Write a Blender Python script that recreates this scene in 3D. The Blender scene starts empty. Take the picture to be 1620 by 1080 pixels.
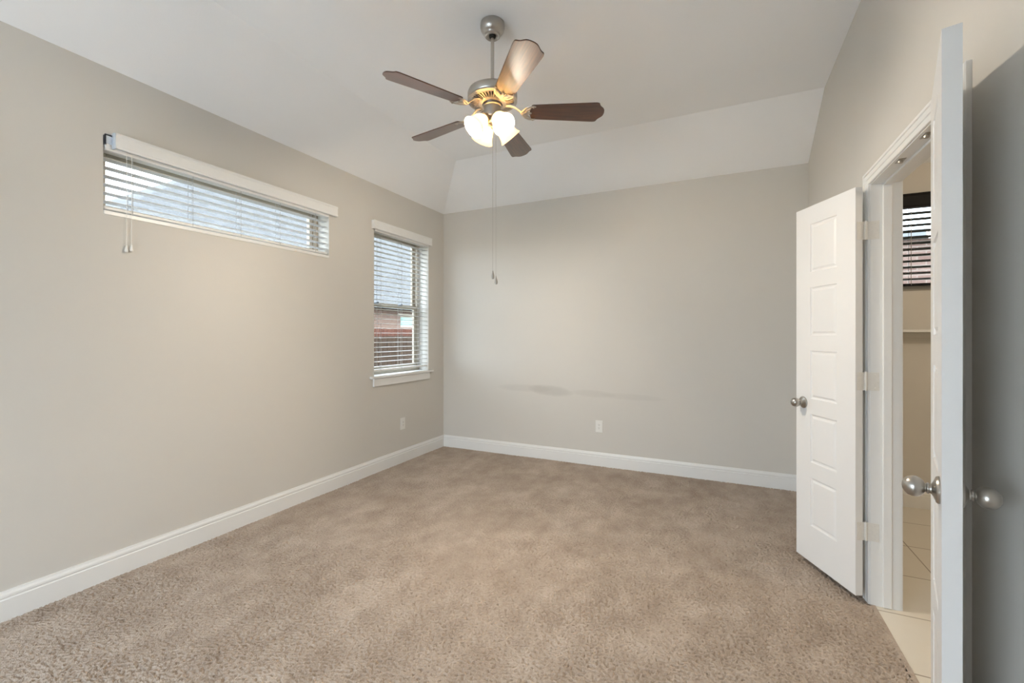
import bpy, bmesh, math, random
from mathutils import Vector, Matrix
random.seed(7)
C = bpy.context.scene.collection
SC = bpy.context.scene
R = math.radians
PI = math.pi

# ------------------------------------------------------------------ camera, world, exposure
XL, YB, XR, YF = -2.971, 4.378, 0.653, -1.75      # left, back, right, front wall planes
ZW, ZC = 2.735, 3.036                             # low wall height, flat ceiling height
FX, FY = -2.383, 3.730                            # fold lines of the tray ceiling

cam_d = bpy.data.cameras.new('camera')
cam_d.sensor_width = 36.0
cam_d.lens = 36.0 * 699.34 / 1620.0
cam_d.shift_y = -9.26 / 1620.0
cam_d.clip_start = 0.05
cam_d.clip_end = 200
cam = bpy.data.objects.new('camera', cam_d)
cam.location = (0, 0, 1.30)
cam.rotation_euler = (R(90), 0, R(25.344))
C.objects.link(cam)
SC.camera = cam

SKY = 4.6
w = bpy.data.worlds.new('overcast_sky')
w.use_nodes = True
w.node_tree.nodes['Background'].inputs[0].default_value = (0.77, 0.895, 1.0, 1)
w.node_tree.nodes['Background'].inputs[1].default_value = SKY
SC.world = w

vs = SC.view_settings
vs.view_transform = 'Standard'
vs.look = 'None'
vs.exposure = 1.71
vs.gamma = 1.0
vs.use_curve_mapping = False
SC.cycles.max_bounces = 14
SC.cycles.diffuse_bounces = 8
SC.cycles.transparent_max_bounces = 16
SC.cycles.caustics_reflective = False
SC.cycles.caustics_refractive = False
SC.cycles.sample_clamp_indirect = 6.0


def portal(loc, rot, sx, sy):
    d = bpy.data.lights.new('window_portal', 'AREA')
    d.shape = 'RECTANGLE'
    d.size, d.size_y = sx, sy
    d.cycles.is_portal = True
    o = bpy.data.objects.new('window_portal', d)
    o.location = loc
    o.rotation_euler = rot
    C.objects.link(o)


# light aims along local -Z
portal((XL - 0.215, 1.94, 2.165), (0, R(-90), 0), 0.44, 1.50)
portal((XL - 0.215, 3.652, 1.64), (0, R(-90), 0), 1.46, 0.86)
portal((-1.875, YF - 0.14, 1.03), (R(90), 0, 0), 1.75, 1.94)
portal((1.60, 4.50, 2.00), (R(-90), 0, 0), 0.85, 0.74)


def lamp(name, loc, energy, color, radius):
    d = bpy.data.lights.new(name, 'POINT')
    d.energy, d.color, d.shadow_soft_size = energy, color, radius
    o = bpy.data.objects.new(name, d)
    o.location = loc
    C.objects.link(o)
    return o


# ------------------------------------------------------------------ materials
class M:
    def __init__(s, name):
        s.m = bpy.data.materials.new(name)
        s.m.use_nodes = True
        s.t = s.m.node_tree
        s.b = s.t.nodes['Principled BSDF']
        s.out = s.t.nodes['Material Output']

    def n(s, typ, **kw):
        nd = s.t.nodes.new(typ)
        for k, v in kw.items():
            if k.startswith('i_'):
                key = k[2:]
                key = int(key) if key.isdigit() else key.replace('_', ' ')
                nd.inputs[key].default_value = v
            else:
                setattr(nd, k, v)
        return nd

    def l(s, a, b):
        s.t.links.new(a, b)

    def set(s, color=None, rough=None, metal=None, spec=None):
        if color is not None: s.b.inputs['Base Color'].default_value = (*color, 1)
        if rough is not None: s.b.inputs['Roughness'].default_value = rough
        if metal is not None: s.b.inputs['Metallic'].default_value = metal
        if spec is not None: s.b.inputs['Specular IOR Level'].default_value = spec
        return s

    def coord(s, swizzle=None, scale=(1, 1, 1), kind='Object'):
        tc = s.n('ShaderNodeTexCoord')
        o = tc.outputs[kind]
        if swizzle:
            sp = s.n('ShaderNodeSeparateXYZ'); cb = s.n('ShaderNodeCombineXYZ')
            s.l(o, sp.inputs[0])
            for i, ax in enumerate(swizzle):
                s.l(sp.outputs['XYZ'.index(ax)], cb.inputs[i])
            o = cb.outputs[0]
        mp = s.n('ShaderNodeMapping')
        mp.inputs['Scale'].default_value = scale
        s.l(o, mp.inputs[0])
        return mp.outputs[0]

    def noise(s, vec, scale, detail=3, rough=.5):
        nd = s.n('ShaderNodeTexNoise', i_Scale=scale, i_Detail=detail, i_Roughness=rough)
        s.l(vec, nd.inputs['Vector'])
        return nd.outputs['Fac']

    def ramp(s, fac, stops):
        nd = s.n('ShaderNodeValToRGB')
        els = nd.color_ramp.elements
        while len(els) < len(stops): els.new(0.5)
        for e, (p, c) in zip(els, stops):
            e.position = p
            e.color = (*c, 1) if len(c) == 3 else c
        s.l(fac, nd.inputs[0])
        return nd.outputs[0]

    def mix(s, fac, a, b, blend='MIX'):
        nd = s.n('ShaderNodeMix', data_type='RGBA', blend_type=blend)
        for inp, v in ((nd.inputs[0], fac), (nd.inputs[6], a), (nd.inputs[7], b)):
            if hasattr(v, 'is_output'): s.l(v, inp)
            elif isinstance(v, (int, float)): inp.default_value = v
            else: inp.default_value = (*v, 1)
        return nd.outputs[2]

    def math(s, op, a, b=0.0, clamp=False):
        nd = s.n('ShaderNodeMath', operation=op, use_clamp=clamp)
        for i, v in enumerate((a, b)):
            if hasattr(v, 'is_output'): s.l(v, nd.inputs[i])
            else: nd.inputs[i].default_value = v
        return nd.outputs[0]

    def bump(s, h, strength=.2, dist=.002):
        nd = s.n('ShaderNodeBump', i_Strength=strength, i_Distance=dist)
        s.l(h, nd.inputs['Height'])
        s.l(nd.outputs[0], s.b.inputs['Normal'])

    def color(s, out):
        s.l(out, s.b.inputs['Base Color'])


WALL_C = (0.615, 0.592, 0.552)
WHITE_C = (0.77, 0.77, 0.76)


def wall_paint(name, col, stains=None, tex=150):
    m = M(name).set(col, 0.75, spec=.25)
    v = m.coord()
    h = m.noise(v, tex, 3, .55)
    m.bump(h, .16, .0016)
    base = m.mix(m.noise(v, 1.1, 2), tuple(c * .97 for c in col), tuple(min(1, c * 1.03) for c in col))
    if stains:
        tc = m.n('ShaderNodeTexCoord')
        sp = m.n('ShaderNodeSeparateXYZ'); m.l(tc.outputs['Object'], sp.inputs[0])
        wob = m.math('MULTIPLY', m.math('SUBTRACT', m.noise(v, 14, 4), .5), .55)
        for cx, cz, rx, rz, tilt, amt in stains:
            dx = m.math('SUBTRACT', sp.outputs[0], cx)
            dz = m.math('SUBTRACT', sp.outputs[2], cz)
            dz = m.math('SUBTRACT', dz, m.math('MULTIPLY', dx, tilt))
            a = m.math('POWER', m.math('ABSOLUTE', m.math('DIVIDE', dx, rx)), 2.0)
            b = m.math('POWER', m.math('ABSOLUTE', m.math('DIVIDE', dz, rz)), 2.0)
            d = m.math('ADD', m.math('ADD', a, b), wob)
            e = m.math('SUBTRACT', 1.0, d, True)
            f = m.math('MULTIPLY', m.math('MULTIPLY', e, m.math('SUBTRACT', 2.0, e)), amt)
            base = m.mix(f, base, (0.23, 0.215, 0.19))
    m.color(base)
    return m.m


def plain(name, col, rough=.4, metal=0, spec=.5, var=.03, scale=40, bump=0):
    m = M(name).set(col, rough, metal, spec)
    v = m.coord()
    nz = m.noise(v, scale, 3)
    m.color(m.mix(nz, tuple(c * (1 - var) for c in col), tuple(min(1, c * (1 + var)) for c in col)))
    if bump: m.bump(nz, bump, .001)
    return m.m


def brushed(name, col, rough=.28):
    m = M(name).set(col, rough, 1.0)
    v = m.coord(scale=(1, 1, 30))
    nz = m.noise(v, 60, 3)
    rr = m.math('ADD', m.math('MULTIPLY', nz, .14), rough - .07)
    m.l(rr, m.b.inputs['Roughness'])
    m.color(m.mix(nz, tuple(c * .93 for c in col), col))
    return m.m


def brick(name, c1, c2, mortar, swz, bw=.22, bh=.075):
    m = M(name).set(None, .95, spec=.1)
    v = m.coord(swz)
    t = m.n('ShaderNodeTexBrick', i_Scale=1.0, i_Mortar_Size=.008, i_Brick_Width=bw, i_Row_Height=bh, i_Bias=-.1)
    t.inputs['Color1'].default_value = (*c1, 1); t.inputs['Color2'].default_value = (*c2, 1)
    t.inputs['Mortar'].default_value = (*mortar, 1)
    m.l(v, t.inputs['Vector'])
    nz = m.noise(m.coord(), 3.0, 4)
    m.color(m.mix(m.math('MULTIPLY', nz, .5), t.outputs[0], tuple(min(1, c * 1.5) for c in c2)))
    m.bump(t.outputs['Fac'], -.4, .006)
    return m.m


def shingles():
    m = M('roof_shingle').set(None, .95, spec=.06)
    v = m.coord('YZX')
    t = m.n('ShaderNodeTexBrick', i_Scale=1.0, i_Mortar_Size=.012, i_Brick_Width=.32, i_Row_Height=.085, i_Bias=0)
    t.inputs['Color1'].default_value = (.052, .050, .048, 1); t.inputs['Color2'].default_value = (.086, .083, .080, 1)
    t.inputs['Mortar'].default_value = (.07, .075, .085, 1)
    m.l(v, t.inputs['Vector'])
    m.color(m.mix(m.math('MULTIPLY', m.noise(m.coord(), 9, 4), .5), t.outputs[0], (.094, .091, .088)))
    return m.m


def carpet():
    m = M('cut_pile_carpet').set(None, .95, spec=.08)
    v = m.coord()
    big = m.noise(m.coord(scale=(1.0, .75, 1)), 2.7, 4, .6)
    mid = m.noise(m.coord(scale=(1.0, .7, 1)), 8.5, 5, .6)
    tone = m.math('ADD', m.math('MULTIPLY', big, .52), m.math('MULTIPLY', mid, .48))
    base = m.ramp(tone, [(.36, (.360, .292, .240)), (.50, (.440, .368, .310)), (.62, (.515, .440, .378))])
    fine = m.n('ShaderNodeTexVoronoi', i_Scale=125.0, i_Randomness=1.0)
    wv = m.n('ShaderNodeMapping'); wv.inputs['Scale'].default_value = (1, 1.6, 1); wv.inputs['Rotation'].default_value = (0, 0, .7)
    m.l(v, wv.inputs[0]); m.l(wv.outputs[0], fine.inputs['Vector'])
    grain = m.noise(v, 230, 3, .6)
    clump = m.noise(v, 70, 3, .6)
    h = m.math('SUBTRACT', m.math('ADD', m.math('MULTIPLY', grain, .6), m.math('MULTIPLY', clump, .9)),
               m.math('MULTIPLY', fine.outputs['Distance'], .9))
    fleck = m.ramp(m.math('ADD', m.math('MULTIPLY', clump, .55), m.math('MULTIPLY', grain, .45)),
                   [(.36, (.80, .78, .76)), (.46, (.96, .955, .95)), (.62, (1.04, 1.04, 1.04))])
    m.color(m.mix(.85, base, fleck, 'MULTIPLY'))
    m.bump(h, .55, .005)
    m.b.inputs['Sheen Weight'].default_value = .05
    return m.m


def tile():
    m = M('floor_tile').set(None, .35)
    v = m.coord()
    mp = m.n('ShaderNodeMapping'); mp.inputs['Location'].default_value = (-.602 , -.005, 0)
    m.l(v, mp.inputs[0])
    t = m.n('ShaderNodeTexBrick', i_Scale=1.0, i_Mortar_Size=.0035, i_Brick_Width=.44, i_Row_Height=.44, i_Bias=0)
    t.offset = 0
    t.inputs['Color1'].default_value = (.70, .66, .58, 1); t.inputs['Color2'].default_value = (.73, .69, .61, 1)
    t.inputs['Mortar'].default_value = (.25, .20, .15, 1)
    m.l(mp.outputs[0], t.inputs['Vector'])
    nz = m.noise(v, 7, 4)
    m.color(m.mix(m.math('MULTIPLY', nz, .35), t.outputs[0], (.62, .56, .48)))
    return m.m


def walnut():
    m = M('walnut_blade').set(None, .30, spec=.55)
    v = m.coord(scale=(1.2, 22, 22))
    nz = m.noise(v, 5, 5, .6)
    v2 = m.coord(scale=(2, 80, 80))
    n2 = m.noise(v2, 4, 3, .6)
    col = m.ramp(m.math('ADD', m.math('MULTIPLY', nz, .65), m.math('MULTIPLY', n2, .35)),
                 [(.32, (.028, .010, .005)), (.5, (.074, .025, .0105)), (.68, (.145, .050, .019))])
    m.color(col)
    m.b.inputs['Coat Weight'].default_value = .9
    m.b.inputs['Coat IOR'].default_value = 1.6
    m.b.inputs['Coat Roughness'].default_value = .34
    return m.m


def fence_wood(name, dark, light):
    m = M(name).set(None, .95, spec=.1)
    v = m.coord(scale=(1, 9, 1.2))
    m.color(m.ramp(m.noise(v, 3, 4), [(.3, dark), (.7, light)]))
    return m.m


def glass(name, tint):
    m = M(name)
    m.t.nodes.remove(m.b)
    tr = m.n('ShaderNodeBsdfTransparent'); tr.inputs[0].default_value = (*tint, 1)
    gl = m.n('ShaderNodeBsdfGlossy'); gl.inputs['Roughness'].default_value = .02
    fr = m.n('ShaderNodeLayerWeight', i_Blend=.5)
    fc_ = m.math('ADD', .03, m.math('MULTIPLY', m.math('POWER', fr.outputs['Facing'], 5.0), .7))
    mx = m.n('ShaderNodeMixShader')
    m.l(fc_, mx.inputs[0]); m.l(tr.outputs[0], mx.inputs[1]); m.l(gl.outputs[0], mx.inputs[2])
    m.l(mx.outputs[0], m.out.inputs[0])
    return m.m


def frosted():
    m = M('frosted_lamp_glass')
    m.t.nodes.remove(m.b)
    tl = m.n('ShaderNodeBsdfTranslucent'); tl.inputs[0].default_value = (.80, .63, .38, 1)
    df = m.n('ShaderNodeBsdfDiffuse'); df.inputs[0].default_value = (.9, .87, .8, 1)
    em = m.n('ShaderNodeEmission'); em.inputs[0].default_value = (1.0, .86, .60, 1); em.inputs[1].default_value = .12
    m1 = m.n('ShaderNodeMixShader', i_0=.35); m2 = m.n('ShaderNodeAddShader')
    m.l(tl.outputs[0], m1.inputs[1]); m.l(df.outputs[0], m1.inputs[2])
    m.l(m1.outputs[0], m2.inputs[0]); m.l(em.outputs[0], m2.inputs[1])
    m.l(m2.outputs[0], m.out.inputs[0])
    return m.m


def bulb_mat():
    m = M('lit_bulb')
    m.t.nodes.remove(m.b)
    em = m.n('ShaderNodeEmission'); em.inputs[0].default_value = (1.0, .80, .50, 1); em.inputs[1].default_value = 14
    m.l(em.outputs[0], m.out.inputs[0])
    return m.m


MT = {
    'wall': wall_paint('beige_wall_paint', WALL_C),
    'wall_back': wall_paint('beige_wall_paint_scuffed', WALL_C, stains=[
        (-1.63, .722, .26, .060, -.06, .22), (-1.93, .735, .34, .044, .0, .12),
        (-1.17, .715, .24, .040, -.03, .11), (-.78, .703, .34, .034, -.02, .085)]),
    'ceiling': wall_paint('white_ceiling_paint', (.89, .895, .90), tex=120),
    'trim': plain('white_trim_paint', WHITE_C, .32, var=.015, scale=8),
    'door': plain('white_door_paint', (.77, .77, .77), .36, var=.012, scale=10),
    'hinge': plain('painted_hinge', (.73, .705, .66), .4, var=.06, scale=90),
    'carpet': carpet(), 'tile': tile(), 'walnut': walnut(),
    'nickel': brushed('brushed_nickel', (.48, .455, .42), .33),
    'fan_nickel': brushed('satin_fan_nickel', (.58, .545, .50), .36),
    'dark': plain('dark_slot', (.02, .018, .015), .7),
    'pvc': plain('white_faux_wood', (.78, .78, .77), .38, var=.02, scale=30),
    'slat': plain('faux_wood_slat', (.60, .60, .60), .45, var=.02, scale=30),
    'cord': plain('blind_cord', (.42, .42, .42), .8),
    'vinyl': plain('almond_vinyl', (.36, .315, .25), .5, var=.05, scale=15),
    'black': plain('black_faux_wood', (.006, .005, .005), .55, spec=.2, var=.2, scale=30),
    'plastic': plain('white_plastic', (.78, .77, .74), .35, var=.01),
    'clip': plain('clear_valance_clip', (.60, .66, .74), .2),
    'steel': plain('grey_headrail_steel', (.25, .28, .32), .4, .6),
    'glass': glass('window_glass', (.87, .875, .875)),
    'frost': frosted(), 'bulb': bulb_mat(),
    'brick_side': brick('tan_brick', (.088, .050, .037), (.147, .092, .069), (.175, .15, .13), 'YZX'),
    'brick_back': brick('pink_brick', (.080, .047, .039), (.125, .084, .070), (.145, .125, .11), 'XZY'),
    'shingle': shingles(),
    'fence_brown': fence_wood('weathered_fence', (.020, .012, .008), (.055, .034, .022)),
    'fence_red': fence_wood('red_stained_fence', (.050, .018, .012), (.11, .045, .03)),
    'concrete': plain('pale_bounce_concrete', (.72, .73, .74), .9, var=.08, scale=3),
    'soil': plain('dry_grass', (.10, .09, .05), .95, var=.3, scale=6),
    'teal': plain('teal_pane', (.13, .33, .28), .15, var=.1, scale=2),
    'stone': plain('pale_lintel', (.34, .30, .25), .8),
    'gutter': plain('grey_gutter', (.10, .105, .11), .6),
}


# ------------------------------------------------------------------ mesh helpers
class B:
    """collects shapes, links them as one mesh object"""
    def __init__(s):
        s.bm = bmesh.new()

    def merge(s, other, mat=None):
        me = bpy.data.meshes.new('tmp')
        other.to_mesh(me); other.free()
        if mat is not None: me.transform(mat)
        s.bm.from_mesh(me)
        bpy.data.meshes.remove(me)

    def box(s, a, b, bevel=0, mat=None, seg=2):
        t = bmesh.new()
        bmesh.ops.create_cube(t, size=1)
        lo = Vector([min(p, q) for p, q in zip(a, b)]); hi = Vector([max(p, q) for p, q in zip(a, b)])
        for v in t.verts:
            v.co = Vector([lo[i] + (v.co[i] + .5) * (hi[i] - lo[i]) for i in range(3)])
        if bevel:
            bmesh.ops.bevel(t, geom=t.edges[:], offset=bevel, segments=seg, affect='EDGES', profile=.5)
        s.merge(t, mat)
        return s

    def lathe(s, prof, seg=40, mat=None, cap=True):
        t = bmesh.new()
        rings = []
        for r, z in prof:
            if r < 1e-5:
                rings.append([t.verts.new((0, 0, z))])
            else:
                rings.append([t.verts.new((r * math.cos(2 * PI * i / seg), r * math.sin(2 * PI * i / seg), z)) for i in range(seg)])
        for a, b in zip(rings, rings[1:]):
            for i in range(seg):
                j = (i + 1) % seg
                if len(a) == 1 and len(b) == 1: continue
                if len(a) == 1: t.faces.new((a[0], b[j], b[i]))
                elif len(b) == 1: t.faces.new((a[i], a[j], b[0]))
                else: t.faces.new((a[i], a[j], b[j], b[i]))
        if cap:
            for rg in (rings[0], rings[-1]):
                if len(rg) > 2: t.faces.new(rg)
        bmesh.ops.recalc_face_normals(t, faces=t.faces[:])
        s.merge(t, mat)
        return s

    def tube(s, pts, r, seg=10, mat=None, flat=1.0):
        t = bmesh.new()
        pts = [Vector(p) for p in pts]
        rr = r if isinstance(r, (list, tuple)) else [r] * len(pts)
        rings = []
        up = Vector((0, 0, 1))
        for i, p in enumerate(pts):
            d = (pts[min(i + 1, len(pts) - 1)] - pts[max(i - 1, 0)]).normalized()
            x = d.cross(up)
            x = Vector((1, 0, 0)) if x.length < 1e-4 else x.normalized()
            y = x.cross(d).normalized()
            rings.append([t.verts.new(p + x * math.cos(2 * PI * k / seg) * rr[i] + y * math.sin(2 * PI * k / seg) * rr[i] * flat) for k in range(seg)])
        for a, b in zip(rings, rings[1:]):
            for k in range(seg):
                t.faces.new((a[k], a[(k + 1) % seg], b[(k + 1) % seg], b[k]))
        t.faces.new(rings[0]); t.faces.new(rings[-1])
        bmesh.ops.recalc_face_normals(t, faces=t.faces[:])
        s.merge(t, mat)
        return s

    def prism(s, poly, z0, z1, mat=None, bevel=0):
        """closed polygon in xy, extruded in z"""
        t = bmesh.new()
        lo = [t.verts.new((x, y, z0)) for x, y in poly]
        hi = [t.verts.new((x, y, z1)) for x, y in poly]
        t.faces.new(lo); t.faces.new(hi)
        n = len(poly)
        for i in range(n):
            t.faces.new((lo[i], lo[(i + 1) % n], hi[(i + 1) % n], hi[i]))
        bmesh.ops.recalc_face_normals(t, faces=t.faces[:])
        if bevel:
            es = [e for e in t.edges if abs(e.verts[0].co.z - e.verts[1].co.z) < 1e-6]
            bmesh.ops.bevel(t, geom=es, offset=bevel, segments=2, affect='EDGES', profile=.5)
        s.merge(t, mat)
        return s

    def faces(s, quads, mat=None):
        t = bmesh.new()
        for q in quads:
            t.faces.new([t.verts.new(p) for p in q])
        bmesh.ops.remove_doubles(t, verts=t.verts[:], dist=1e-5)
        bmesh.ops.recalc_face_normals(t, faces=t.faces[:])
        s.merge(t, mat)
        return s

    def build(s, name, mat, parent=None, smooth=False, loc=None, rot=None):
        me = bpy.data.meshes.new(name)
        s.bm.to_mesh(me); s.bm.free()
        if isinstance(mat, str): mat = MT[mat]
        me.materials.append(mat)
        if smooth:
            for p in me.polygons: p.use_smooth = True
            try: me.set_sharp_from_angle(angle=R(38))
            except Exception: pass
        o = bpy.data.objects.new(name, me)
        C.objects.link(o)
        if parent is not None: o.parent = parent
        if loc is not None: o.location = loc
        if rot is not None: o.rotation_euler = rot
        return o


def tag(o, label, cat, group=None, kind=None):
    o['label'] = label
    o['category'] = cat
    if group: o['group'] = group
    if kind: o['kind'] = kind
    return o


def thing(name, label, cat, loc=(0, 0, 0), rz=0, group=None, kind=None):
    o = bpy.data.objects.new(name, None)
    o.empty_display_size = .1
    C.objects.link(o)
    o.location = loc
    o.rotation_euler = (0, 0, rz)
    return tag(o, label, cat, group, kind)


def wall_panel(u0, u1, z0, z1, th, holes, to3):
    """slab with rectangular holes; local (u, d, z), d = 0 room face .. th outside; to3 maps to world"""
    us = sorted({u0, u1, *[h[0] for h in holes], *[h[1] for h in holes]})
    zs = sorted({z0, z1, *[h[2] for h in holes], *[h[3] for h in holes]})
    us = [u for u in us if u0 - 1e-6 <= u <= u1 + 1e-6]; zs = [z for z in zs if z0 - 1e-6 <= z <= z1 + 1e-6]

    def solid(i, j):
        if i < 0 or j < 0 or i >= len(us) - 1 or j >= len(zs) - 1: return False
        cu, cz = (us[i] + us[i + 1]) / 2, (zs[j] + zs[j + 1]) / 2
        return not any(h[0] < cu < h[1] and h[2] < cz < h[3] for h in holes)
    q = []
    for i in range(len(us) - 1):
        for j in range(len(zs) - 1):
            if not solid(i, j): continue
            a, b, c, d = us[i], us[i + 1], zs[j], zs[j + 1]
            for t in (0, th): q.append([(a, t, c), (b, t, c), (b, t, d), (a, t, d)])
            if not solid(i - 1, j): q.append([(a, 0, c), (a, th, c), (a, th, d), (a, 0, d)])
            if not solid(i + 1, j): q.append([(b, 0, c), (b, th, c), (b, th, d), (b, 0, d)])
            if not solid(i, j - 1): q.append([(a, 0, c), (a, th, c), (b, th, c), (b, 0, c)])
            if not solid(i, j + 1): q.append([(a, 0, d), (a, th, d), (b, th, d), (b, 0, d)])
    b = B()
    b.faces([[to3(*p) for p in f] for f in q])
    return b


# ------------------------------------------------------------------ the room shell
W1 = (1.194, 2.690, 1.960, 2.370)        # y0, y1, z0, z1 of the transom window
W2 = (3.222, 4.083, 0.905, 2.370)        # tall window
W3 = (1.18, 2.02, 1.640, 2.372)          # bathroom window (x0, x1, z0, z1)
W4 = (-2.75, -1.00, 0.06, 2.00)          # unseen window added behind the camera for daylight (x0, x1, z0, z1)
JN, JF, JH = 1.785, 2.680, 2.030         # near / far jamb faces and head of the double doorway
TH = 0.20
RT = 0.115                               # thickness of the partition on the right

o = wall_panel(YF, YB + .11, -.45, ZW, TH, [W1, W2], lambda u, d, z: (XL - d, u, z)).build('wall_left', 'wall')
tag(o, 'long beige wall on the left holding the two windows', 'wall', kind='structure')
o = wall_panel(XL - TH, XR, -.45, ZW, TH, [], lambda u, d, z: (u, YB + d, z)).build('wall_back', 'wall_back')
tag(o, 'beige back wall facing the camera with grey scuff marks', 'wall', kind='structure')
o = wall_panel(YF, YB + TH, -.05, ZC + .06, RT, [(JN - .02, JF + .02, -1, JH + .02)], lambda u, d, z: (XR + d, u, z)).build('wall_right', 'wall')
tag(o, 'beige wall on the right with the bathroom doorway', 'wall', kind='structure')
o = wall_panel(XL - TH, XR + RT, -.45, ZC + .06, .12, [W4], lambda u, d, z: (u, YF - d, z)).build('wall_front', 'wall')
tag(o, 'beige wall behind the camera with an added daylight window', 'wall', kind='structure')

# ceiling: flat centre, one slope to the left wall and one to the back wall
cb = B()
S = .12
xl, yb, xr, yf = XL - .0, YB + .0, XR + .0, YF - .0
A = (xl, yf, ZW); Bk = (xl, yb, ZW); Cn = (xr, yb, ZW)
D = (xr, FY, ZC); E_ = (FX, FY, ZC); F_ = (FX, yf, ZC); G = (xr, yf, ZC)
up = lambda p: (p[0], p[1], p[2] + S)
qs = [[A, Bk, E_, F_], [Bk, Cn, D, E_], [F_, E_, D, G]]
qs += [[up(p) for p in f] for f in qs]
for p, q in ((A, Bk), (Bk, Cn), (Cn, D), (D, G), (G, F_), (F_, A)):
    qs.append([p, q, up(q), up(p)])
o = cb.faces(qs).build('ceiling', 'ceiling')
tag(o, 'white tray ceiling sloping down to the left and back walls', 'ceiling', kind='structure')

XT = .672                                 # line where carpet meets tile
import numpy as np


def pile_heights(ny, nx, st):
    """band-limited noise: a close tufted pile with narrow gaps between leaning tufts"""
    rng = np.random.default_rng(5)
    fy = np.fft.fftfreq(ny, st)[:, None]; fx = np.fft.fftfreq(nx, st)[None, :]
    c_, s_ = math.cos(.6), math.sin(.6)
    fa, fb = fx * c_ + fy * s_, -fx * s_ + fy * c_

    def band(la, lb, wid):
        q = np.sqrt((fa * la) ** 2 + (fb * lb) ** 2)
        flt = np.exp(-((q - 1) / wid) ** 2)
        n = np.fft.ifft2(np.fft.fft2(rng.standard_normal((ny, nx))) * flt).real
        return n / n.std()
    slow = band(.9, .6, .6)
    a_ = band(.032, .021, .5); b2 = band(.015, .012, .45)
    n = .72 * a_ + .68 * b2
    pit = np.clip(n - .38 + .25 * slow, 0, 2.0)
    return -.0130 * np.tanh(pit * 1.1) - .0011 * (np.tanh(b2) + 1) - .0009 * (np.tanh(slow) + 1)


ST = .0045
y_s = 0.0
nx_, ny_ = int(round((XR - XL) / ST)) + 1, int(round((YB - y_s) / ST)) + 1
gx = np.linspace(XL, XR, nx_); gy = np.linspace(y_s, YB, ny_)
hz_ = pile_heights(ny_, nx_, ST)
co = np.empty((ny_ * nx_, 3), np.float32)
co[:, 0] = np.tile(gx, ny_); co[:, 1] = np.repeat(gy, nx_); co[:, 2] = hz_.ravel()
ii = (np.arange(ny_ - 1)[:, None] * nx_ + np.arange(nx_ - 1)[None, :]).ravel()
fv = np.stack([ii, ii + 1, ii + 1 + nx_, ii + nx_], 1)
ex = np.array([(XL, YF, -.003), (XR, YF, -.003), (XR, y_s, -.003), (XL, y_s, -.003),
               (XR, JN - .02, -.002), (XT, JN - .02, -.002), (XT, JF + .02, -.002), (XR, JF + .02, -.002),
               (XL, YF, -.06), (XT, YF, -.06), (XT, YB, -.06), (XL, YB, -.06)], np.float32)
nb = len(co)
co = np.concatenate([co, ex]); fv = np.concatenate([fv, np.array([[nb, nb + 1, nb + 2, nb + 3], [nb + 4, nb + 5, nb + 6, nb + 7], [nb + 8, nb + 9, nb + 10, nb + 11]])])
me = bpy.data.meshes.new('floor')
me.vertices.add(len(co)); me.vertices.foreach_set('co', co.ravel())
me.loops.add(fv.size); me.loops.foreach_set('vertex_index', fv.ravel().astype(np.int32))
me.polygons.add(len(fv)); me.polygons.foreach_set('loop_start', np.arange(0, fv.size, 4, dtype=np.int32))
me.update(calc_edges=True)
me.materials.append(MT['carpet'])
me.polygons.foreach_set('use_smooth', np.ones(len(fv), bool))
o = bpy.data.objects.new('floor', me); C.objects.link(o)
tag(o, 'beige cut pile carpet covering the bedroom floor', 'floor', kind='structure')
o = B().box((XT, JN - .02, -.07), (XR + RT, JF + .02, -.004)).box((XR + RT, .8, -.07), (3.3, 4.50, -.004)).build('floor_bathroom', 'tile')
tag(o, 'cream square tile floor beyond the doorway', 'floor', kind='structure')

# bathroom shell
o = wall_panel(XR + RT, 3.3, -.06, 2.60, .12, [W3], lambda u, d, z: (u, 4.345 + d, z)).build('wall_bathroom_back', 'wall')
tag(o, 'bathroom wall with the black blind seen through the doorway', 'wall', kind='structure')
o = B().box((3.2, .8, -.06), (3.32, 4.345, 2.60)).build('wall_bathroom_right', 'wall')
tag(o, 'far side wall of the bathroom', 'wall', kind='structure')
o = B().box((XR + RT, .7, -.06), (3.32, .8, 2.60)).build('wall_bathroom_front', 'wall')
tag(o, 'near wall of the bathroom', 'wall', kind='structure')
o = B().box((XR + RT, .7, 2.60), (3.32, 4.47, 2.70)).build('ceiling_bathroom', 'ceiling')
tag(o, 'white ceiling of the bathroom', 'ceiling', kind='structure')

# baseboards
BP = [(0, -.012), (.015, -.012), (.015, .092), (.0112, .0955), (.0112, .1005), (.0138, .1035), (.0130, .113), (.0085, .123), (.0068, .131), (0, .131)]


def baseboard(name, p, q, nrm, label, prof=BP):
    """p, q on the wall at floor level; nrm = unit vector into the room"""
    p, q, nrm = Vector(p), Vector(q), Vector(nrm)
    ring = lambda c: [c + nrm * t + Vector((0, 0, z)) for t, z in prof]
    a, b_ = ring(p), ring(q)
    n = len(prof)
    qs = [[a[i], a[(i + 1) % n], b_[(i + 1) % n], b_[i]] for i in range(n)] + [a, b_]
    o = B().faces(qs).build(name, 'trim')
    return tag(o, label, 'baseboard', kind='structure')


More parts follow.
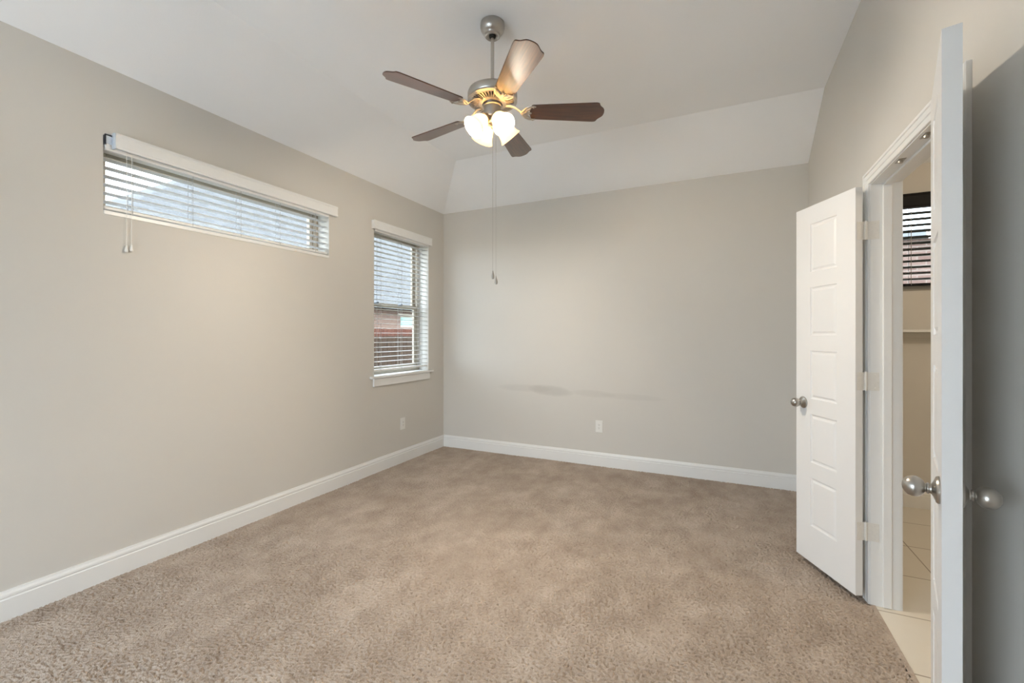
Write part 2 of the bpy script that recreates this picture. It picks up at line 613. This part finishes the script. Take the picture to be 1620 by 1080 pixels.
baseboard('baseboard_left', (XL, YF, 0), (XL, YB, 0), (1, 0, 0), 'white stepped baseboard along the left wall')
baseboard('baseboard_back', (XL + .0155, YB, 0), (XR - .0155, YB, 0), (0, -1, 0), 'white stepped baseboard along the back wall')
baseboard('baseboard_right', (XR, JF + .07, 0), (XR, YB, 0), (-1, 0, 0), 'white baseboard behind the open far door leaf')
baseboard('baseboard_right_near', (XR, YF, 0), (XR, JN - .07, 0), (-1, 0, 0), 'white baseboard on the right wall before the doorway')
baseboard('baseboard_bathroom', (XR + RT, 4.345, -.004), (3.2, 4.345, -.004), (0, -1, 0), 'pale baseboard under the black blind in the bathroom')

# ------------------------------------------------------------------ doorway trim
tr = thing('trim_1', 'white moulded casing and jamb around the bathroom doorway', 'door frame', (XR, (JN + JF) / 2, 0), kind='structure')
cy = (JN + JF) / 2
Yn, Yf = JN - cy, JF - cy
b = B()
b.box((0, Yn - .019, -.004), (RT, Yn, JH)).box((0, Yf, -.004), (RT, Yf + .019, JH)).box((0, Yn - .019, JH), (RT, Yf + .019, JH + .019))
b.build('jamb', 'trim', tr)
b = B()
s0, s1 = .047, .080
b.box((s0, Yn, 0), (s1, Yn + .011, JH), .002).box((s0, Yf - .011, 0), (s1, Yf, JH), .002).box((s0, Yn + .011, JH - .011), (s1, Yf - .011, JH), .002)
b.build('door_stop', 'trim', tr)
CP = [(.004, 0), (.004, .008), (.007, .0095), (.022, .0105), (.024, .0085), (.027, .0085), (.029, .0125), (.044, .0145), (.046, .012), (.049, .012), (.051, .0165), (.062, .0165), (.066, .013), (.066, 0)]


def casing(side, xface):
    rings = []
    for yy, zz, dy, dz in ((Yf, -.012 if side < 0 else -.004, 1, 0), (Yf, JH, 1, 1), (Yn, JH, -1, 1), (Yn, -.012 if side < 0 else -.004, -1, 0)):
        rings.append([(xface + side * t, yy + dy * d, zz + dz * d) for d, t in CP])
    qs = []
    n = len(CP)
    for a, c in zip(rings, rings[1:]):
        for i in range(n): qs.append([a[i], a[(i + 1) % n], c[(i + 1) % n], c[i]])
    qs += [rings[0], rings[-1]]
    B().faces(qs).build('casing', 'trim', tr)


casing(-1, 0)
casing(1, RT)
for yy in (2.10, 2.36):
    b = B().box((.010, yy - cy - .028, JH - .0025), (.034, yy - cy + .028, JH), .0008)
    b.lathe([(.009, 0), (.009, -.007), (.006, -.010), (0, -.011)], 16, Matrix.Translation((.022, yy - cy, JH - .002)))
    b.build('ball_catch', 'nickel', tr)['label'] = 'dark metal catch plate under the door head'

# ------------------------------------------------------------------ doors
KNOB = [(0, 0), (.033, 0), (.0335, .003), (.031, .007), (.020, .011), (.0125, .015), (.0115, .0185)]
NECK = [(.0115, .0185), (.0135, .0195), (.0135, .023), (.0105, .025), (.0105, .027), (.014, .0285)]
BALL = [(.009, .026), (.0165, .029), (.0225, .035), (.0255, .043), (.0255, .050), (.0225, .059), (.016, .0655), (.008, .0695), (0, .0705)]


def door(name, label, pin, rz, sg):
    """leaf runs along +x from the pin; sg=+1: bathroom face at +y, sg=-1: mirrored"""
    L0, L1, Z0, Z1 = .004, .443, .036, 2.022
    ya, yb_ = .012 * sg, .047 * sg
    d = thing(name, label, 'door', (pin[0], pin[1], 0), rz, kind='structure')
    px0, px1 = L0 + .122, L1 - .118
    tops = [1.922, 1.569, 1.216, .862, .508]
    t = bmesh.new()
    for yf_, ns in ((ya, -sg), (yb_, sg)):
        us = [L0, px0, px1, L1]
        zs = sorted([Z0, Z1] + [v for p in tops for v in (p, p - .268)])
        pf = []
        for i in range(3):
            for j in range(len(zs) - 1):
                f = t.faces.new([t.verts.new((x, yf_, z)) for x, z in ((us[i], zs[j]), (us[i + 1], zs[j]), (us[i + 1], zs[j + 1]), (us[i], zs[j + 1]))])
                if i == 1 and any(abs(zs[j + 1] - p) < 1e-6 for p in tops): pf.append(f)
        bmesh.ops.remove_doubles(t, verts=t.verts[:], dist=1e-6)
        pf = [f for f in t.faces if abs(f.calc_center_median().y - yf_) < 1e-6 and abs(f.calc_center_median().x - (px0 + px1) / 2) < .02
              and any(abs(f.calc_center_median().z - (p - .134)) < 1e-3 for p in tops)]
        for f in pf:
            cur = f
            for ins, dep in ((.004, -.0045), (.006, -.0015), (.007, 0), (.012, .0045), (.004, .0008)):
                bmesh.ops.inset_region(t, faces=[cur], thickness=ins, depth=0)
                for v in cur.verts: v.co.y += ns * dep
    for q in ([(L0, ya, Z0), (L0, yb_, Z0), (L0, yb_, Z1), (L0, ya, Z1)], [(L1, ya, Z0), (L1, yb_, Z0), (L1, yb_, Z1), (L1, ya, Z1)],
              [(L0, ya, Z0), (L1, ya, Z0), (L1, yb_, Z0), (L0, yb_, Z0)], [(L0, ya, Z1), (L1, ya, Z1), (L1, yb_, Z1), (L0, yb_, Z1)]):
        t.faces.new([t.verts.new(p) for p in q])
    bmesh.ops.recalc_face_normals(t, faces=t.faces[:])
    b = B(); b.merge(t)
    b.build('door_leaf', 'door', d)
    # knobs on both faces
    kx, kz = L1 - .062, .92
    for face, ns in ((ya, -sg), (yb_, sg)):
        mm = Matrix.Translation((kx, face, kz)) @ Matrix.Rotation(R(-90) * ns, 4, 'X')
        k = B().lathe(BALL, 40, mm).lathe(NECK, 32, mm).build('door_knob', 'nickel', d, True)
        B().lathe(KNOB, 40, mm).build('rosette', 'nickel', k, True)
    # painted butt hinges, one plate on the leaf edge, one on the jamb
    for hz in (1.81, 1.078, .349):
        h = B().lathe([(.0062, -.044), (.0062, .044)], 20, Matrix.Translation((0, 0, hz)))
        for q in (-.0265, -.009, .009, .0265): h.lathe([(.0066, q - .0082), (.0066, q + .0082)], 20, Matrix.Translation((0, 0, hz)))
        h.lathe([(.0045, .044), (.0045, .047), (0, .048)], 16, Matrix.Translation((0, 0, hz)))
        ho = h.build('hinge', 'hinge', d, True)
        pl = B().box((.0025, ya - .010 * sg, hz - .044), (.0042, yb_ - .006 * sg, hz + .044), .0006)
        for sz, sy in ((.032, .022), (-.032, .022), (0, .034)):
            pl.lathe([(.0032, 0), (.0025, .0012), (0, .0014)], 12, Matrix.Translation((.0028, sg * sy, hz + sz)) @ Matrix.Rotation(R(-90), 4, 'Y'))
        pl.build('hinge_plate', 'hinge', ho)
    return d


PX = .634
door('door_1', 'white five-panel door leaf folded back towards the back wall', (PX, JF - .003), R(-90 - 154), 1)
door('door_2', 'white door leaf nearest the camera, seen edge-on with two egg knobs', (PX, JN + .003), R(90 + 164.3), -1)
# jamb halves of the hinges belong to the frame
for yy, sgn in ((JF, -1), (JN, 1)):
    for hz in (1.81, 1.078, .349):
        b = B()
        y0 = yy - cy
        pts = []
        b.box((-.016, y0, hz - .044), (.034, y0 + sgn * .0016, hz + .044), .0005)
        for sz, sx in ((.032, .018), (-.032, .018), (0, .027)):
            b.lathe([(.0032, 0), (.0025, .0012), (0, .0014)], 12, Matrix.Translation((sx, y0 + sgn * .0016, hz + sz)) @ Matrix.Rotation(R(-90 * sgn), 4, 'X'))
        b.build('hinge_plate', 'hinge', tr)['label'] = 'painted butt hinge plate let into the jamb'

# ------------------------------------------------------------------ windows (local x along the wall, -y into the room)
def window_left(name, label, W, double):
    y0, y1, z0, z1 = W
    r = thing(name, label, 'window', (XL, y0, z0), R(90), kind='structure')
    wd, ht = y1 - y0, z1 - z0
    fd0, fd1 = .128, .198
    fw = .040
    b = B()
    for bx in (((0, fd0, 0), (fw, fd1, ht)), ((wd - fw, fd0, 0), (wd, fd1, ht)), ((fw, fd0, 0), (wd - fw, fd1, fw)), ((fw, fd0, ht - fw), (wd - fw, fd1, ht))):
        b.box(*bx, .003)
    b.build('window_frame', 'vinyl', r)

    def sash(xa, xb, za, zb, d0, d1, sw, nm='sash'):
        b = B()
        b.box((xa, d0, za), (xa + sw, d1, zb), .003).box((xb - sw, d0, za), (xb, d1, zb), .003)
        b.box((xa + sw, d0, za), (xb - sw, d1, za + sw), .003).box((xa + sw, d0, zb - sw), (xb - sw, d1, zb), .003)
        so = b.build(nm, 'vinyl', r)
        dm = (d0 + d1) / 2
        B().box((xa + sw - .002, dm - .002, za + sw - .002), (xb - sw + .002, dm + .002, zb - sw + .002)).build('pane', 'glass', so)
        return so
    if double:
        mid = 1.612 - z0
        sash(fw, wd - fw, mid - .02, ht - fw, .166, .190, .036)
        lo = sash(fw, wd - fw, fw, mid + .02, .138, .163, .040)
        for fx in (.20, .62):
            B().box((fx * wd - .025, .124, mid + .004), (fx * wd + .025, .139, mid + .02), .003).box((fx * wd - .006, .112, mid + .012), (fx * wd + .02, .126, mid + .028), .003).build('sash_lock', 'steel', lo)
    else:
        sash(fw, wd - fw, fw, ht - fw, .145, .180, .030)
    return r


w1 = window_left('window_1', 'wide short transom window high on the left wall', W1, False)
wd1 = W1[1] - W1[0]
B().box((.001, -.004, -.012), (wd1 - .001, .127, .010), .003).build('sill', 'trim', w1)
w2 = window_left('window_2', 'tall double-hung window near the back left corner', W2, True)
wd2 = W2[1] - W2[0]
B().box((-.062, -.032, -.012), (wd2 + .060, .0, .010), .005).box((.001, -.002, -.012), (wd2 - .001, .127, .010), .002).build('stool', 'trim', w2)
B().box((-.018, -.018, -.088), (wd2 + .006, 0, -.0125), .004).build('apron', 'trim', w2)


def blind(name, label, loc, rz, wd, zs, slat_m, drop, ladders, valance, cordx, mats, group=None, pull=None, tilt=0.0):
    """zs: slat heights in local z"""
    sm, cm = mats
    r = thing(name, label, 'window blind', loc, rz, group)
    htop = zs[0] + .118
    b = B()
    b.box((.006, -.010, zs[0] + .040), (wd - .006, .052, htop), .003)
    b.build('headrail', sm, r)
    b = B()
    for z in zs:
        sec = []
        n = 8
        for i in range(n + 1):
            yy = .010 + .050 * i / n
            sec.append((yy, z + .0022 * math.sin(PI * i / n)))
        sec = [(yy, zz + (yy - .035) * math.tan(tilt)) for yy, zz in sec]
        sec = [(yy, zz + .0030) for yy, zz in sec] + [(yy, zz) for yy, zz in reversed(sec)]
        t = bmesh.new()
        a = [t.verts.new((.008, yy, zz)) for yy, zz in sec]; c = [t.verts.new((wd - .008, yy, zz)) for yy, zz in sec]
        t.faces.new(a); t.faces.new(c)
        for i in range(len(sec)):
            t.faces.new((a[i], a[(i + 1) % len(sec)], c[(i + 1) % len(sec)], c[i]))
        bmesh.ops.recalc_face_normals(t, faces=t.faces[:])
        b.merge(t)
    b.build('slat_panel', 'slat' if sm == 'pvc' else sm, r, True)
    zb = zs[-1] - drop
    B().box((.008, .010, zb), (wd - .008, .060, zb + .017), .004).build('bottom_rail', sm, r)
    for x in ladders:
        b = B()
        for yy in (.009, .061):
            b.tube([(x, yy, zs[0] + .05), (x, yy, zb + .004)], .0015, 6)
        b.tube([(x + .006, .035, zs[0] + .05), (x + .006, .035, zb + .004)], .0009, 6)
        for z in zs: b.tube([(x, .009, z - .0008), (x, .061, z - .0008)], .0007, 5)
        b.build('ladder_cord', cm, r)
    v0, v1, vz0, vz1, vd, rl, rr = valance
    prof = [(-vd, vz0), (-vd - .002, vz0 + .008), (-vd, vz0 + .016), (-vd, vz1 - .020), (-vd - .004, vz1 - .010), (-vd - .003, vz1), (-vd + .010, vz1), (-vd + .010, vz0)]
    t = bmesh.new()
    a = [t.verts.new((v0, y, z)) for y, z in prof]; c = [t.verts.new((v1, y, z)) for y, z in prof]
    t.faces.new(a); t.faces.new(c)
    for i in range(len(prof)):
        t.faces.new((a[i], a[(i + 1) % len(prof)], c[(i + 1) % len(prof)], c[i]))
    bmesh.ops.recalc_face_normals(t, faces=t.faces[:])
    b = B(); b.merge(t)
    if rl: b.box((v0, -vd + .009, vz0), (v0 + .010, -.001, vz1), .001)
    if rr: b.box((v1 - .010, -vd + .009, vz0), (v1, -.001, vz1), .001)
    b.build('valance', sm, r)
    if pull:
        for x, zt, zend in pull:
            pc = B().tube([(x, -.010, zs[0] + .06), (x, -.012, zt), (x - .002, -.012, zend + .02)], .0013, 6).build('pull_cord', 'plastic', r)
            B().lathe([(0, .030), (.0035, .029), (.0045, .022), (.0065, .010), (.0085, .0), (.0085, -.004), (.006, -.008), (0, -.009)], 20,
                      Matrix.Translation((x - .002, -.012, zend))).build('tassel', 'plastic', pc, True)
    return r


z0 = W1[2]
b1 = blind('window_blind', 'open white wide blind on the transom window, its left valance end missing', (XL, W1[0], z0), R(90), wd1,
           [2.249 - .0458 * k - z0 for k in range(6)], 'pvc', .042, [.135, .447, .752, 1.05, 1.37],
           (.040, 1.560, 2.306 - z0, 2.388 - z0, .034, False, True), [], ('pvc', 'cord'),
           tilt=R(-4), pull=[(.098, 1.99 - z0, 1.768 - z0), (.121, 1.99 - z0, 1.775 - z0)])
# bare left end of that blind: steel headrail end and the clip that should hold the valance return
B().box((.004, -.014, 2.318 - z0), (.0065, .040, 2.372 - z0)).box((.004, -.014, 2.372 - z0), (.055, .040, 2.3745 - z0)).box((.004, -.014, 2.318 - z0), (.0065, -.010, 2.372 - z0)).build('headrail_end', 'steel', b1)
B().box((.0065, -.012, 2.324 - z0), (.034, -.008, 2.366 - z0), .001).build('end_cap', 'clip', b1)
B().box((.034, -.032, 2.300 - z0), (.0405, -.002, 2.388 - z0), .0015).build('valance_clip', 'clip', b1)

z0 = W2[2]
blind('window_blind', 'open white tall blind on the double-hung window by the corner', (XL, W2[0], z0), R(90), wd2,
      [2.249 - .0463 * k - z0 for k in range(28)], 'pvc', .042, [.105, .415, .755],
      (-.034, .882, 2.306 - z0, 2.388 - z0, .034, True, True), [], ('pvc', 'cord'))

# bathroom window and its black blind
w3 = thing('window_3', 'bathroom window behind the black blind', 'window', (W3[0], 4.345, W3[2]), 0, kind='structure')
wd3, ht3 = W3[1] - W3[0], W3[3] - W3[2]
b = B()
for bx in (((0, .07, 0), (.045, .118, ht3)), ((wd3 - .045, .07, 0), (wd3, .118, ht3)), ((.045, .07, 0), (wd3 - .045, .118, .045)), ((.045, .07, ht3 - .045), (wd3 - .045, .118, ht3))):
    b.box(*bx, .003)
fr3 = b.build('window_frame', 'vinyl', w3)
B().box((.04, .092, .04), (wd3 - .04, .096, ht3 - .04)).build('pane', 'glass', fr3)
blind('window_blind', 'black slatted blind in the bathroom beyond the doorway', (W3[0], 4.345, W3[2]), 0, wd3,
      [ht3 - .137 - .0458 * k for k in range(12)], 'black', .050, [.13, wd3 - .13],
      (-.02, wd3 + .02, ht3 - .100, ht3 + .006, .020, True, True), [], ('black', 'cord'), tilt=R(-9))

# unseen window added behind the camera to bring in daylight
w4 = thing('added_window', 'unseen broad window added behind the camera to bring in daylight', 'window', (W4[0], YF, W4[2]), 0, kind='structure')
wd4, ht4 = W4[1] - W4[0], W4[3] - W4[2]
b = B()
for bx in (((0, -.11, 0), (.06, -.02, ht4)), ((wd4 - .06, -.11, 0), (wd4, -.02, ht4)), ((.06, -.11, 0), (wd4 - .06, -.02, .06)), ((.06, -.11, ht4 - .06), (wd4 - .06, -.02, ht4)), ((wd4 / 2 - .035, -.11, .06), (wd4 / 2 + .035, -.02, ht4 - .06))):
    b.box(*bx)
fr4 = b.build('window_frame', 'trim', w4)
for xa, xb in ((.06, wd4 / 2 - .035), (wd4 / 2 + .035, wd4 - .06)):
    B().box((xa - .004, -.067, .056), (xb + .004, -.063, ht4 - .056)).build('pane', glass('clear_glass', (.93, .94, .95)) if 'clear_glass' not in bpy.data.materials else bpy.data.materials['clear_glass'], fr4)

# ------------------------------------------------------------------ outlets, shelf
def outlet(label, loc, rz):
    r = thing('power_outlet', label, 'power outlet', loc, rz, 'white wall outlets')
    B().box((-.036, -.0055, -.060), (.036, 0, .060), .0025).build('cover_plate', 'plastic', r)
    rc = B().box((-.0168, -.0078, -.0335), (.0168, -.005, .0335), .001).build('receptacle', 'plastic', r)
    b = B()
    for cz in (.016, -.016):
        b.box((-.0075, -.0081, cz - .001), (-.0055, -.0076, cz + .007)).box((.0055, -.0081, cz - .001), (.0075, -.0076, cz + .006))
        b.lathe([(.0024, 0), (.0024, .0006)], 12, Matrix.Translation((0, -.0075, cz - .007)) @ Matrix.Rotation(R(90), 4, 'X'))
    b.build('socket_slots', 'dark', rc)
    return r


outlet('white power outlet on the left wall below the tall window', (XL, 3.637, .395), R(90))
outlet('white power outlet low on the back wall under the scuff marks', (-1.107, YB, .391), 0)
sh = thing('wall_shelf', 'thin white shelf on the bathroom wall below the black blind', 'shelf', (1.45, 4.345, 1.325))
B().box((-.62, -.13, 0), (.62, 0, .020), .003).build('shelf_board', 'trim', sh)
B().box((-.50, -.02, -.04), (.50, 0, 0), .003).build('support_cleat', 'wall', sh)

# ------------------------------------------------------------------ ceiling fan
fan = thing('ceiling_fan', 'brushed nickel ceiling fan with five walnut blades and four lit glass shades', 'ceiling fan', (-1.152, 2.178, ZC), 0)
B().lathe([(0, 0), (.0655, 0), (.0672, -.014), (.0670, -.026), (.0640, -.038), (.0580, -.048), (.0500, -.056), (.0440, -.060), (.0425, -.064), (.0425, -.072), (.037, -.077), (.028, -.075), (.020, -.066)], 56).build('canopy', 'nickel', fan, True)
B().lathe([(.0185, -.062), (.0195, -.070), (.0165, -.079), (.0095, -.083)], 28).build('hanger_ball', 'dark', fan, True)
B().lathe([(.0095, -.06), (.0095, -.372)], 24).build('downrod', 'fan_nickel', fan, True)
B().lathe([(.020, -.335), (.022, -.345), (.022, -.362), (.040, -.367), (.085, -.369), (.118, -.373), (.132, -.381), (.138, -.394), (.138, -.418), (.1345, -.424), (.1375, -.428), (.1375, -.434), (.130, -.438), (.05, -.438)], 72).build('motor_housing', 'fan_nickel', fan, True)
b = B()
b.lathe([(.129, -.438), (.127, -.4405), (.120, -.4415), (.118, -.440), (.118, -.438)], 72, cap=False)
b.lathe([(.080, -.438), (.078, -.449), (.070, -.451), (.056, -.452), (.056, -.438)], 72, cap=False)
for i in range(44):
    a = 2 * PI * i / 44
    b.box((.076, -.0036, -.4462), (.121, .0036, -.4385), .001, Matrix.Rotation(a, 4, 'Z') @ Matrix.Translation((.0985, 0, -.442)) @ Matrix.Rotation(R(-7), 4, 'Y') @ Matrix.Translation((-.0985, 0, .442)), 1)
vr = b.build('vent_ring', 'fan_nickel', fan, True)
B().lathe([(.122, -.4384), (.060, -.4384)], 60, cap=False).build('vent_recess', 'dark', vr)
B().lathe([(.052, -.44), (.052, -.462), (.047, -.466), (.047, -.520), (.044, -.526), (.030, -.530), (.030, -.545), (.034, -.551), (.030, -.562), (.016, -.569), (.010, -.574), (.0085, -.582), (.004, -.587), (0, -.588)], 48).build('switch_housing', 'nickel', fan, True)

# blade outline: tapered plank with a bracket shaped tip
outl = []
r0, r1 = .205, .622
w0, w1_ = .054, .0725
outl += [(r0 + .012, -w0 + .004), (r0 + .022, -w0)]
tip = [(f, d * 1.3) for f, d in [(1.0, .050), (1.0, .040), (.985, .034), (.95, .029), (.90, .0265), (.80, .0245), (.70, .0215), (.60, .0165), (.50, .0105), (.40, .0055), (.28, .002), (.14, .0005)]]
outl += [(r1 - d, -w1_ * f) for f, d in tip] + [(r1, 0)] + [(r1 - d, w1_ * f) for f, d in reversed(tip)]
outl += [(r0 + .022, w0), (r0 + .012, w0 - .004)]
for i in range(1, 6):
    tt = i / 6
    outl.append((r0 + .010 * math.sin(PI * tt) * -1 + .012, (w0 - .004) * (1 - 2 * tt)))
ZBL = -.491
blade_b = B().prism(outl, -.003, .003, bevel=.0012)
iron = B()
Zi = -.008
iron.tube([(.075, 0, .040), (.100, 0, .040), (.125, 0, .030), (.150, 0, .008), (.168, 0, Zi), (.190, 0, Zi)], [.011, .011, .010, .009, .009, .008], 12, flat=.55)
for sgn in (1, -1):
    iron.tube([(.160, 0, Zi + .002), (.172, sgn * .018, Zi), (.186, sgn * .036, Zi), (.206, sgn * .047, Zi), (.228, sgn * .050, Zi), (.240, sgn * .047, Zi)], [.007, .007, .007, .0065, .006, .004], 10, flat=.55)
    iron.tube([(.186, sgn * .004, Zi), (.194, sgn * .018, Zi), (.207, sgn * .030, Zi), (.212, sgn * .044, Zi)], [.006, .006, .0055, .005], 10, flat=.55)
    iron.tube([(.168, sgn * .006, Zi), (.188, sgn * .022, Zi), (.205, sgn * .030, Zi)], [.005, .005, .004], 10, flat=.55)
    iron.lathe([(.0065, -.004), (.005, -.006), (0, -.0068)], 14, Matrix.Translation((.226, sgn * .048, Zi)))
iron.tube([(.185, 0, Zi), (.205, 0, Zi), (.218, 0, Zi)], [.009, .008, .004], 10, flat=.55)
iron.lathe([(.0065, -.004), (.005, -.006), (0, -.0068)], 14, Matrix.Translation((.207, 0, Zi)))
first = None
for k in range(5):
    if first is None:
        bl = blade_b.build('blade', 'walnut', fan)
        ir = iron.build('blade_iron', 'fan_nickel', bl, True)
        first = (bl, ir)
    else:
        bl = first[0].copy(); C.objects.link(bl); bl.parent = fan
        ir = first[1].copy(); C.objects.link(ir); ir.parent = bl
    bl.location = (0, 0, ZBL)
    bl.rotation_mode = 'XYZ'
    bl.rotation_euler = (R(-13), 0, R(25.8 + 72 * k))

SHP = [(.0245, 0), (.0250, -.006), (.0275, -.012), (.036, -.022), (.0425, -.034), (.0465, -.050), (.0490, -.068), (.0530, -.084), (.0590, -.097), (.0640, -.105)]
shp2 = SHP + [(r - .0022, z) for r, z in reversed(SHP)]
fc = Vector((-1.152, 2.178, ZC))
for a in (-32, 58, 148, 238):
    mrot = Matrix.Rotation(R(a), 4, 'Z') @ Matrix.Rotation(R(-46), 4, 'Y')
    base = Vector((.045 * math.cos(R(a)), .045 * math.sin(R(a)), -.536))
    e = mrot.to_euler()
    s = B().lathe(shp2 + [shp2[0]], 56, cap=False).build('lamp_shade', 'frost', fan, True, base, e)
    B().lathe([(.010, .020), (.022, .016), (.027, .008), (.028, -.006), (.026, -.008), (.0, -.008)], 36).tube([(0, 0, .016), (-.006, 0, .030), (-.014, 0, .040)], .008, 12).build('shade_holder', 'nickel', s, True)
    B().lathe([(.010, -.006), (.011, -.011), (.014, -.018), (.015, -.025), (.012, -.031), (.007, -.035), (0, -.036)], 28).build('bulb', 'bulb', s, True)
    p = fc + base + mrot @ Vector((0, 0, -.060))
    lamp('fan_bulb_light', p, 16.0, (1.0, .875, .70), .018)
for dx, dy, zend, zs_ in ((.021, -.036, 1.622, -.50), (.040, -.034, 1.592, -.50)):
    zl = zend - ZC
    pc = B().tube([(dx * .8, dy * .92, zs_), (dx, dy, zs_ - .02), (dx, dy, zl + .03)], .0008, 6).build('pull_chain', 'nickel', fan)
    B().lathe([(0, .034), (.0025, .033), (.003, .026), (.0065, .014), (.0088, .002), (.0085, -.006), (.005, -.012), (0, -.013)], 22, Matrix.Translation((dx, dy, zl))).build('fob', 'nickel', pc, True)

# ------------------------------------------------------------------ bathroom light (out of view above the vanity)
bl = thing('bathroom_light', 'round ceiling light in the bathroom', 'ceiling light', (2.1, 2.6, 2.60))
B().lathe([(0, 0), (.15, 0), (.15, -.02), (.14, -.03), (0, -.03)], 40).build('light_base', 'nickel', bl, True)
B().lathe([(.13, -.03), (.125, -.06), (.08, -.085), (0, -.09)], 40).build('light_bowl', 'frost', bl, True)
lamp('bathroom_bulb_light', (2.1, 2.6, 2.42), 9.5, (1.0, .84, .64), .08)

# ------------------------------------------------------------------ outside
o = B().box((-60, -60, -.55), (XL - TH, 60, -.45)).box((XL - TH, YB + .3, -.55), (60, 60, -.45)).box((XL - TH, -60, -.55), (60, YF - .12, -.45)).build('ground', 'soil')
tag(o, 'dry grass ground outside the windows', 'ground', kind='structure')

o = B().box((-9, -9, -.45), (6, YF - .12, .0)).build('bounce_slab', 'concrete')  # unseen pale slab, added to throw daylight up onto the ceiling
tag(o, 'unseen pale slab added behind the camera to bounce daylight up', 'bounce_slab', kind='structure')

h = thing('neighbouring_house', 'brick house with grey hipped shingle roof outside the left windows', 'house', (-11, 3.2, -.45))
hx, hy, hz = 11, -3.2, .45
L = lambda x, y, z: (x + hx, y + hy, z + hz)
b = wall_panel(3.2, 30, -.45, 2.42, .2, [(13.35, 14.75, 1.62, 2.06)], lambda u, d, z: L(-11 - d, u, z))
b.box(L(-25, 3.2, -.45), L(-11.2, 3.4, 2.42))
b.build('brick_wall', 'brick_side', h)
EV = (-10.6, 2.8, 2.40); RX = -18.0; pitch = .70
rz_ = 2.40 + pitch * (EV[0] - RX)
e0, e1 = L(-10.6, 2.8, 2.40), L(-10.6, 32, 2.40)
rg0, rg1 = L(RX, 2.8 + (EV[0] - RX), rz_), L(RX, 32, rz_)
bk0, bk1 = L(-25.4, 2.8, 2.40), L(-25.4, 32, 2.40)
dn = lambda p: (p[0], p[1], p[2] - .12)
B().faces([[e0, e1, rg1, rg0], [e0, rg0, bk0], [rg0, rg1, bk1, bk0], [dn(e0), dn(e1), dn(bk1), dn(bk0)], [e0, e1, dn(e1), dn(e0)], [e0, bk0, dn(bk0), dn(e0)]]).build('roof', 'shingle', h)
B().box(L(-10.62, 2.78, 2.26), L(-10.52, 32, 2.41)).build('gutter', 'gutter', h)
f = B()
for bx in ((13.35, 13.41, 1.62, 2.06), (14.69, 14.75, 1.62, 2.06), (13.41, 14.69, 1.62, 1.68), (13.41, 14.69, 2.00, 2.06), (13.41, 14.69, 1.82, 1.85)):
    f.box(L(-11.06, bx[0], bx[2]), L(-11.14, bx[1], bx[3]))
f = f.build('window', 'stone', h)
B().box(L(-11.09, 13.38, 1.65), L(-11.11, 14.72, 2.03)).build('pane', 'teal', f)
B().box(L(-11.0, 13.2, 2.06), L(-10.97, 14.9, 2.14)).build('lintel', 'stone', h)

def fence(name, label, x, ya, yb_, top, mat, bw):
    r = thing(name, label, 'fence', (x, ya, -.45), 0)
    b = B()
    y = 0
    i = 0
    while y < yb_ - ya:
        hgt = top + .45 + random.uniform(-.012, .012)
        b.prism([(y, .06), (y + bw - .006, .06), (y + bw - .006, hgt - .03), (y + bw - .03, hgt), (y + .024, hgt), (y, hgt - .03)], -.010, .010,
                Matrix(((0, 0, 1, random.uniform(-.003, .003)), (1, 0, 0, 0), (0, 1, 0, 0), (0, 0, 0, 1))))
        y += bw
    b.build('picket_panel', mat, r)
    for z in (.35, 1.0, top + .45 - .25):
        B().box((-.055, 0, z - .04), (-.012, yb_ - ya, z + .04)).build('rail', mat, r)
    for k in range(int((yb_ - ya) / 2.4) + 1):
        B().box((-.15, k * 2.4, 0), (-.056, k * 2.4 + .09, top + .40)).build('post', mat, r)


fence('wooden_fence', 'dark brown picket fence seen through the tall window', -7.0, 2.0, 14.0, 1.30, 'fence_brown', .14)
fence('wooden_fence', 'taller reddish fence behind the dark brown fence', -7.5, 2.0, 14.0, 1.47, 'fence_red', .14)

h2 = thing('neighbouring_house', 'pink brick house behind the black bathroom blind', 'house', (3.0, 9.0, -.45))
B().box((-6, 0, 0), (8, .2, 3.30)).build('brick_wall', 'brick_back', h2)
B().box((-6.2, -.12, 3.26), (8.2, .3, 3.40)).build('gutter', 'gutter', h2)
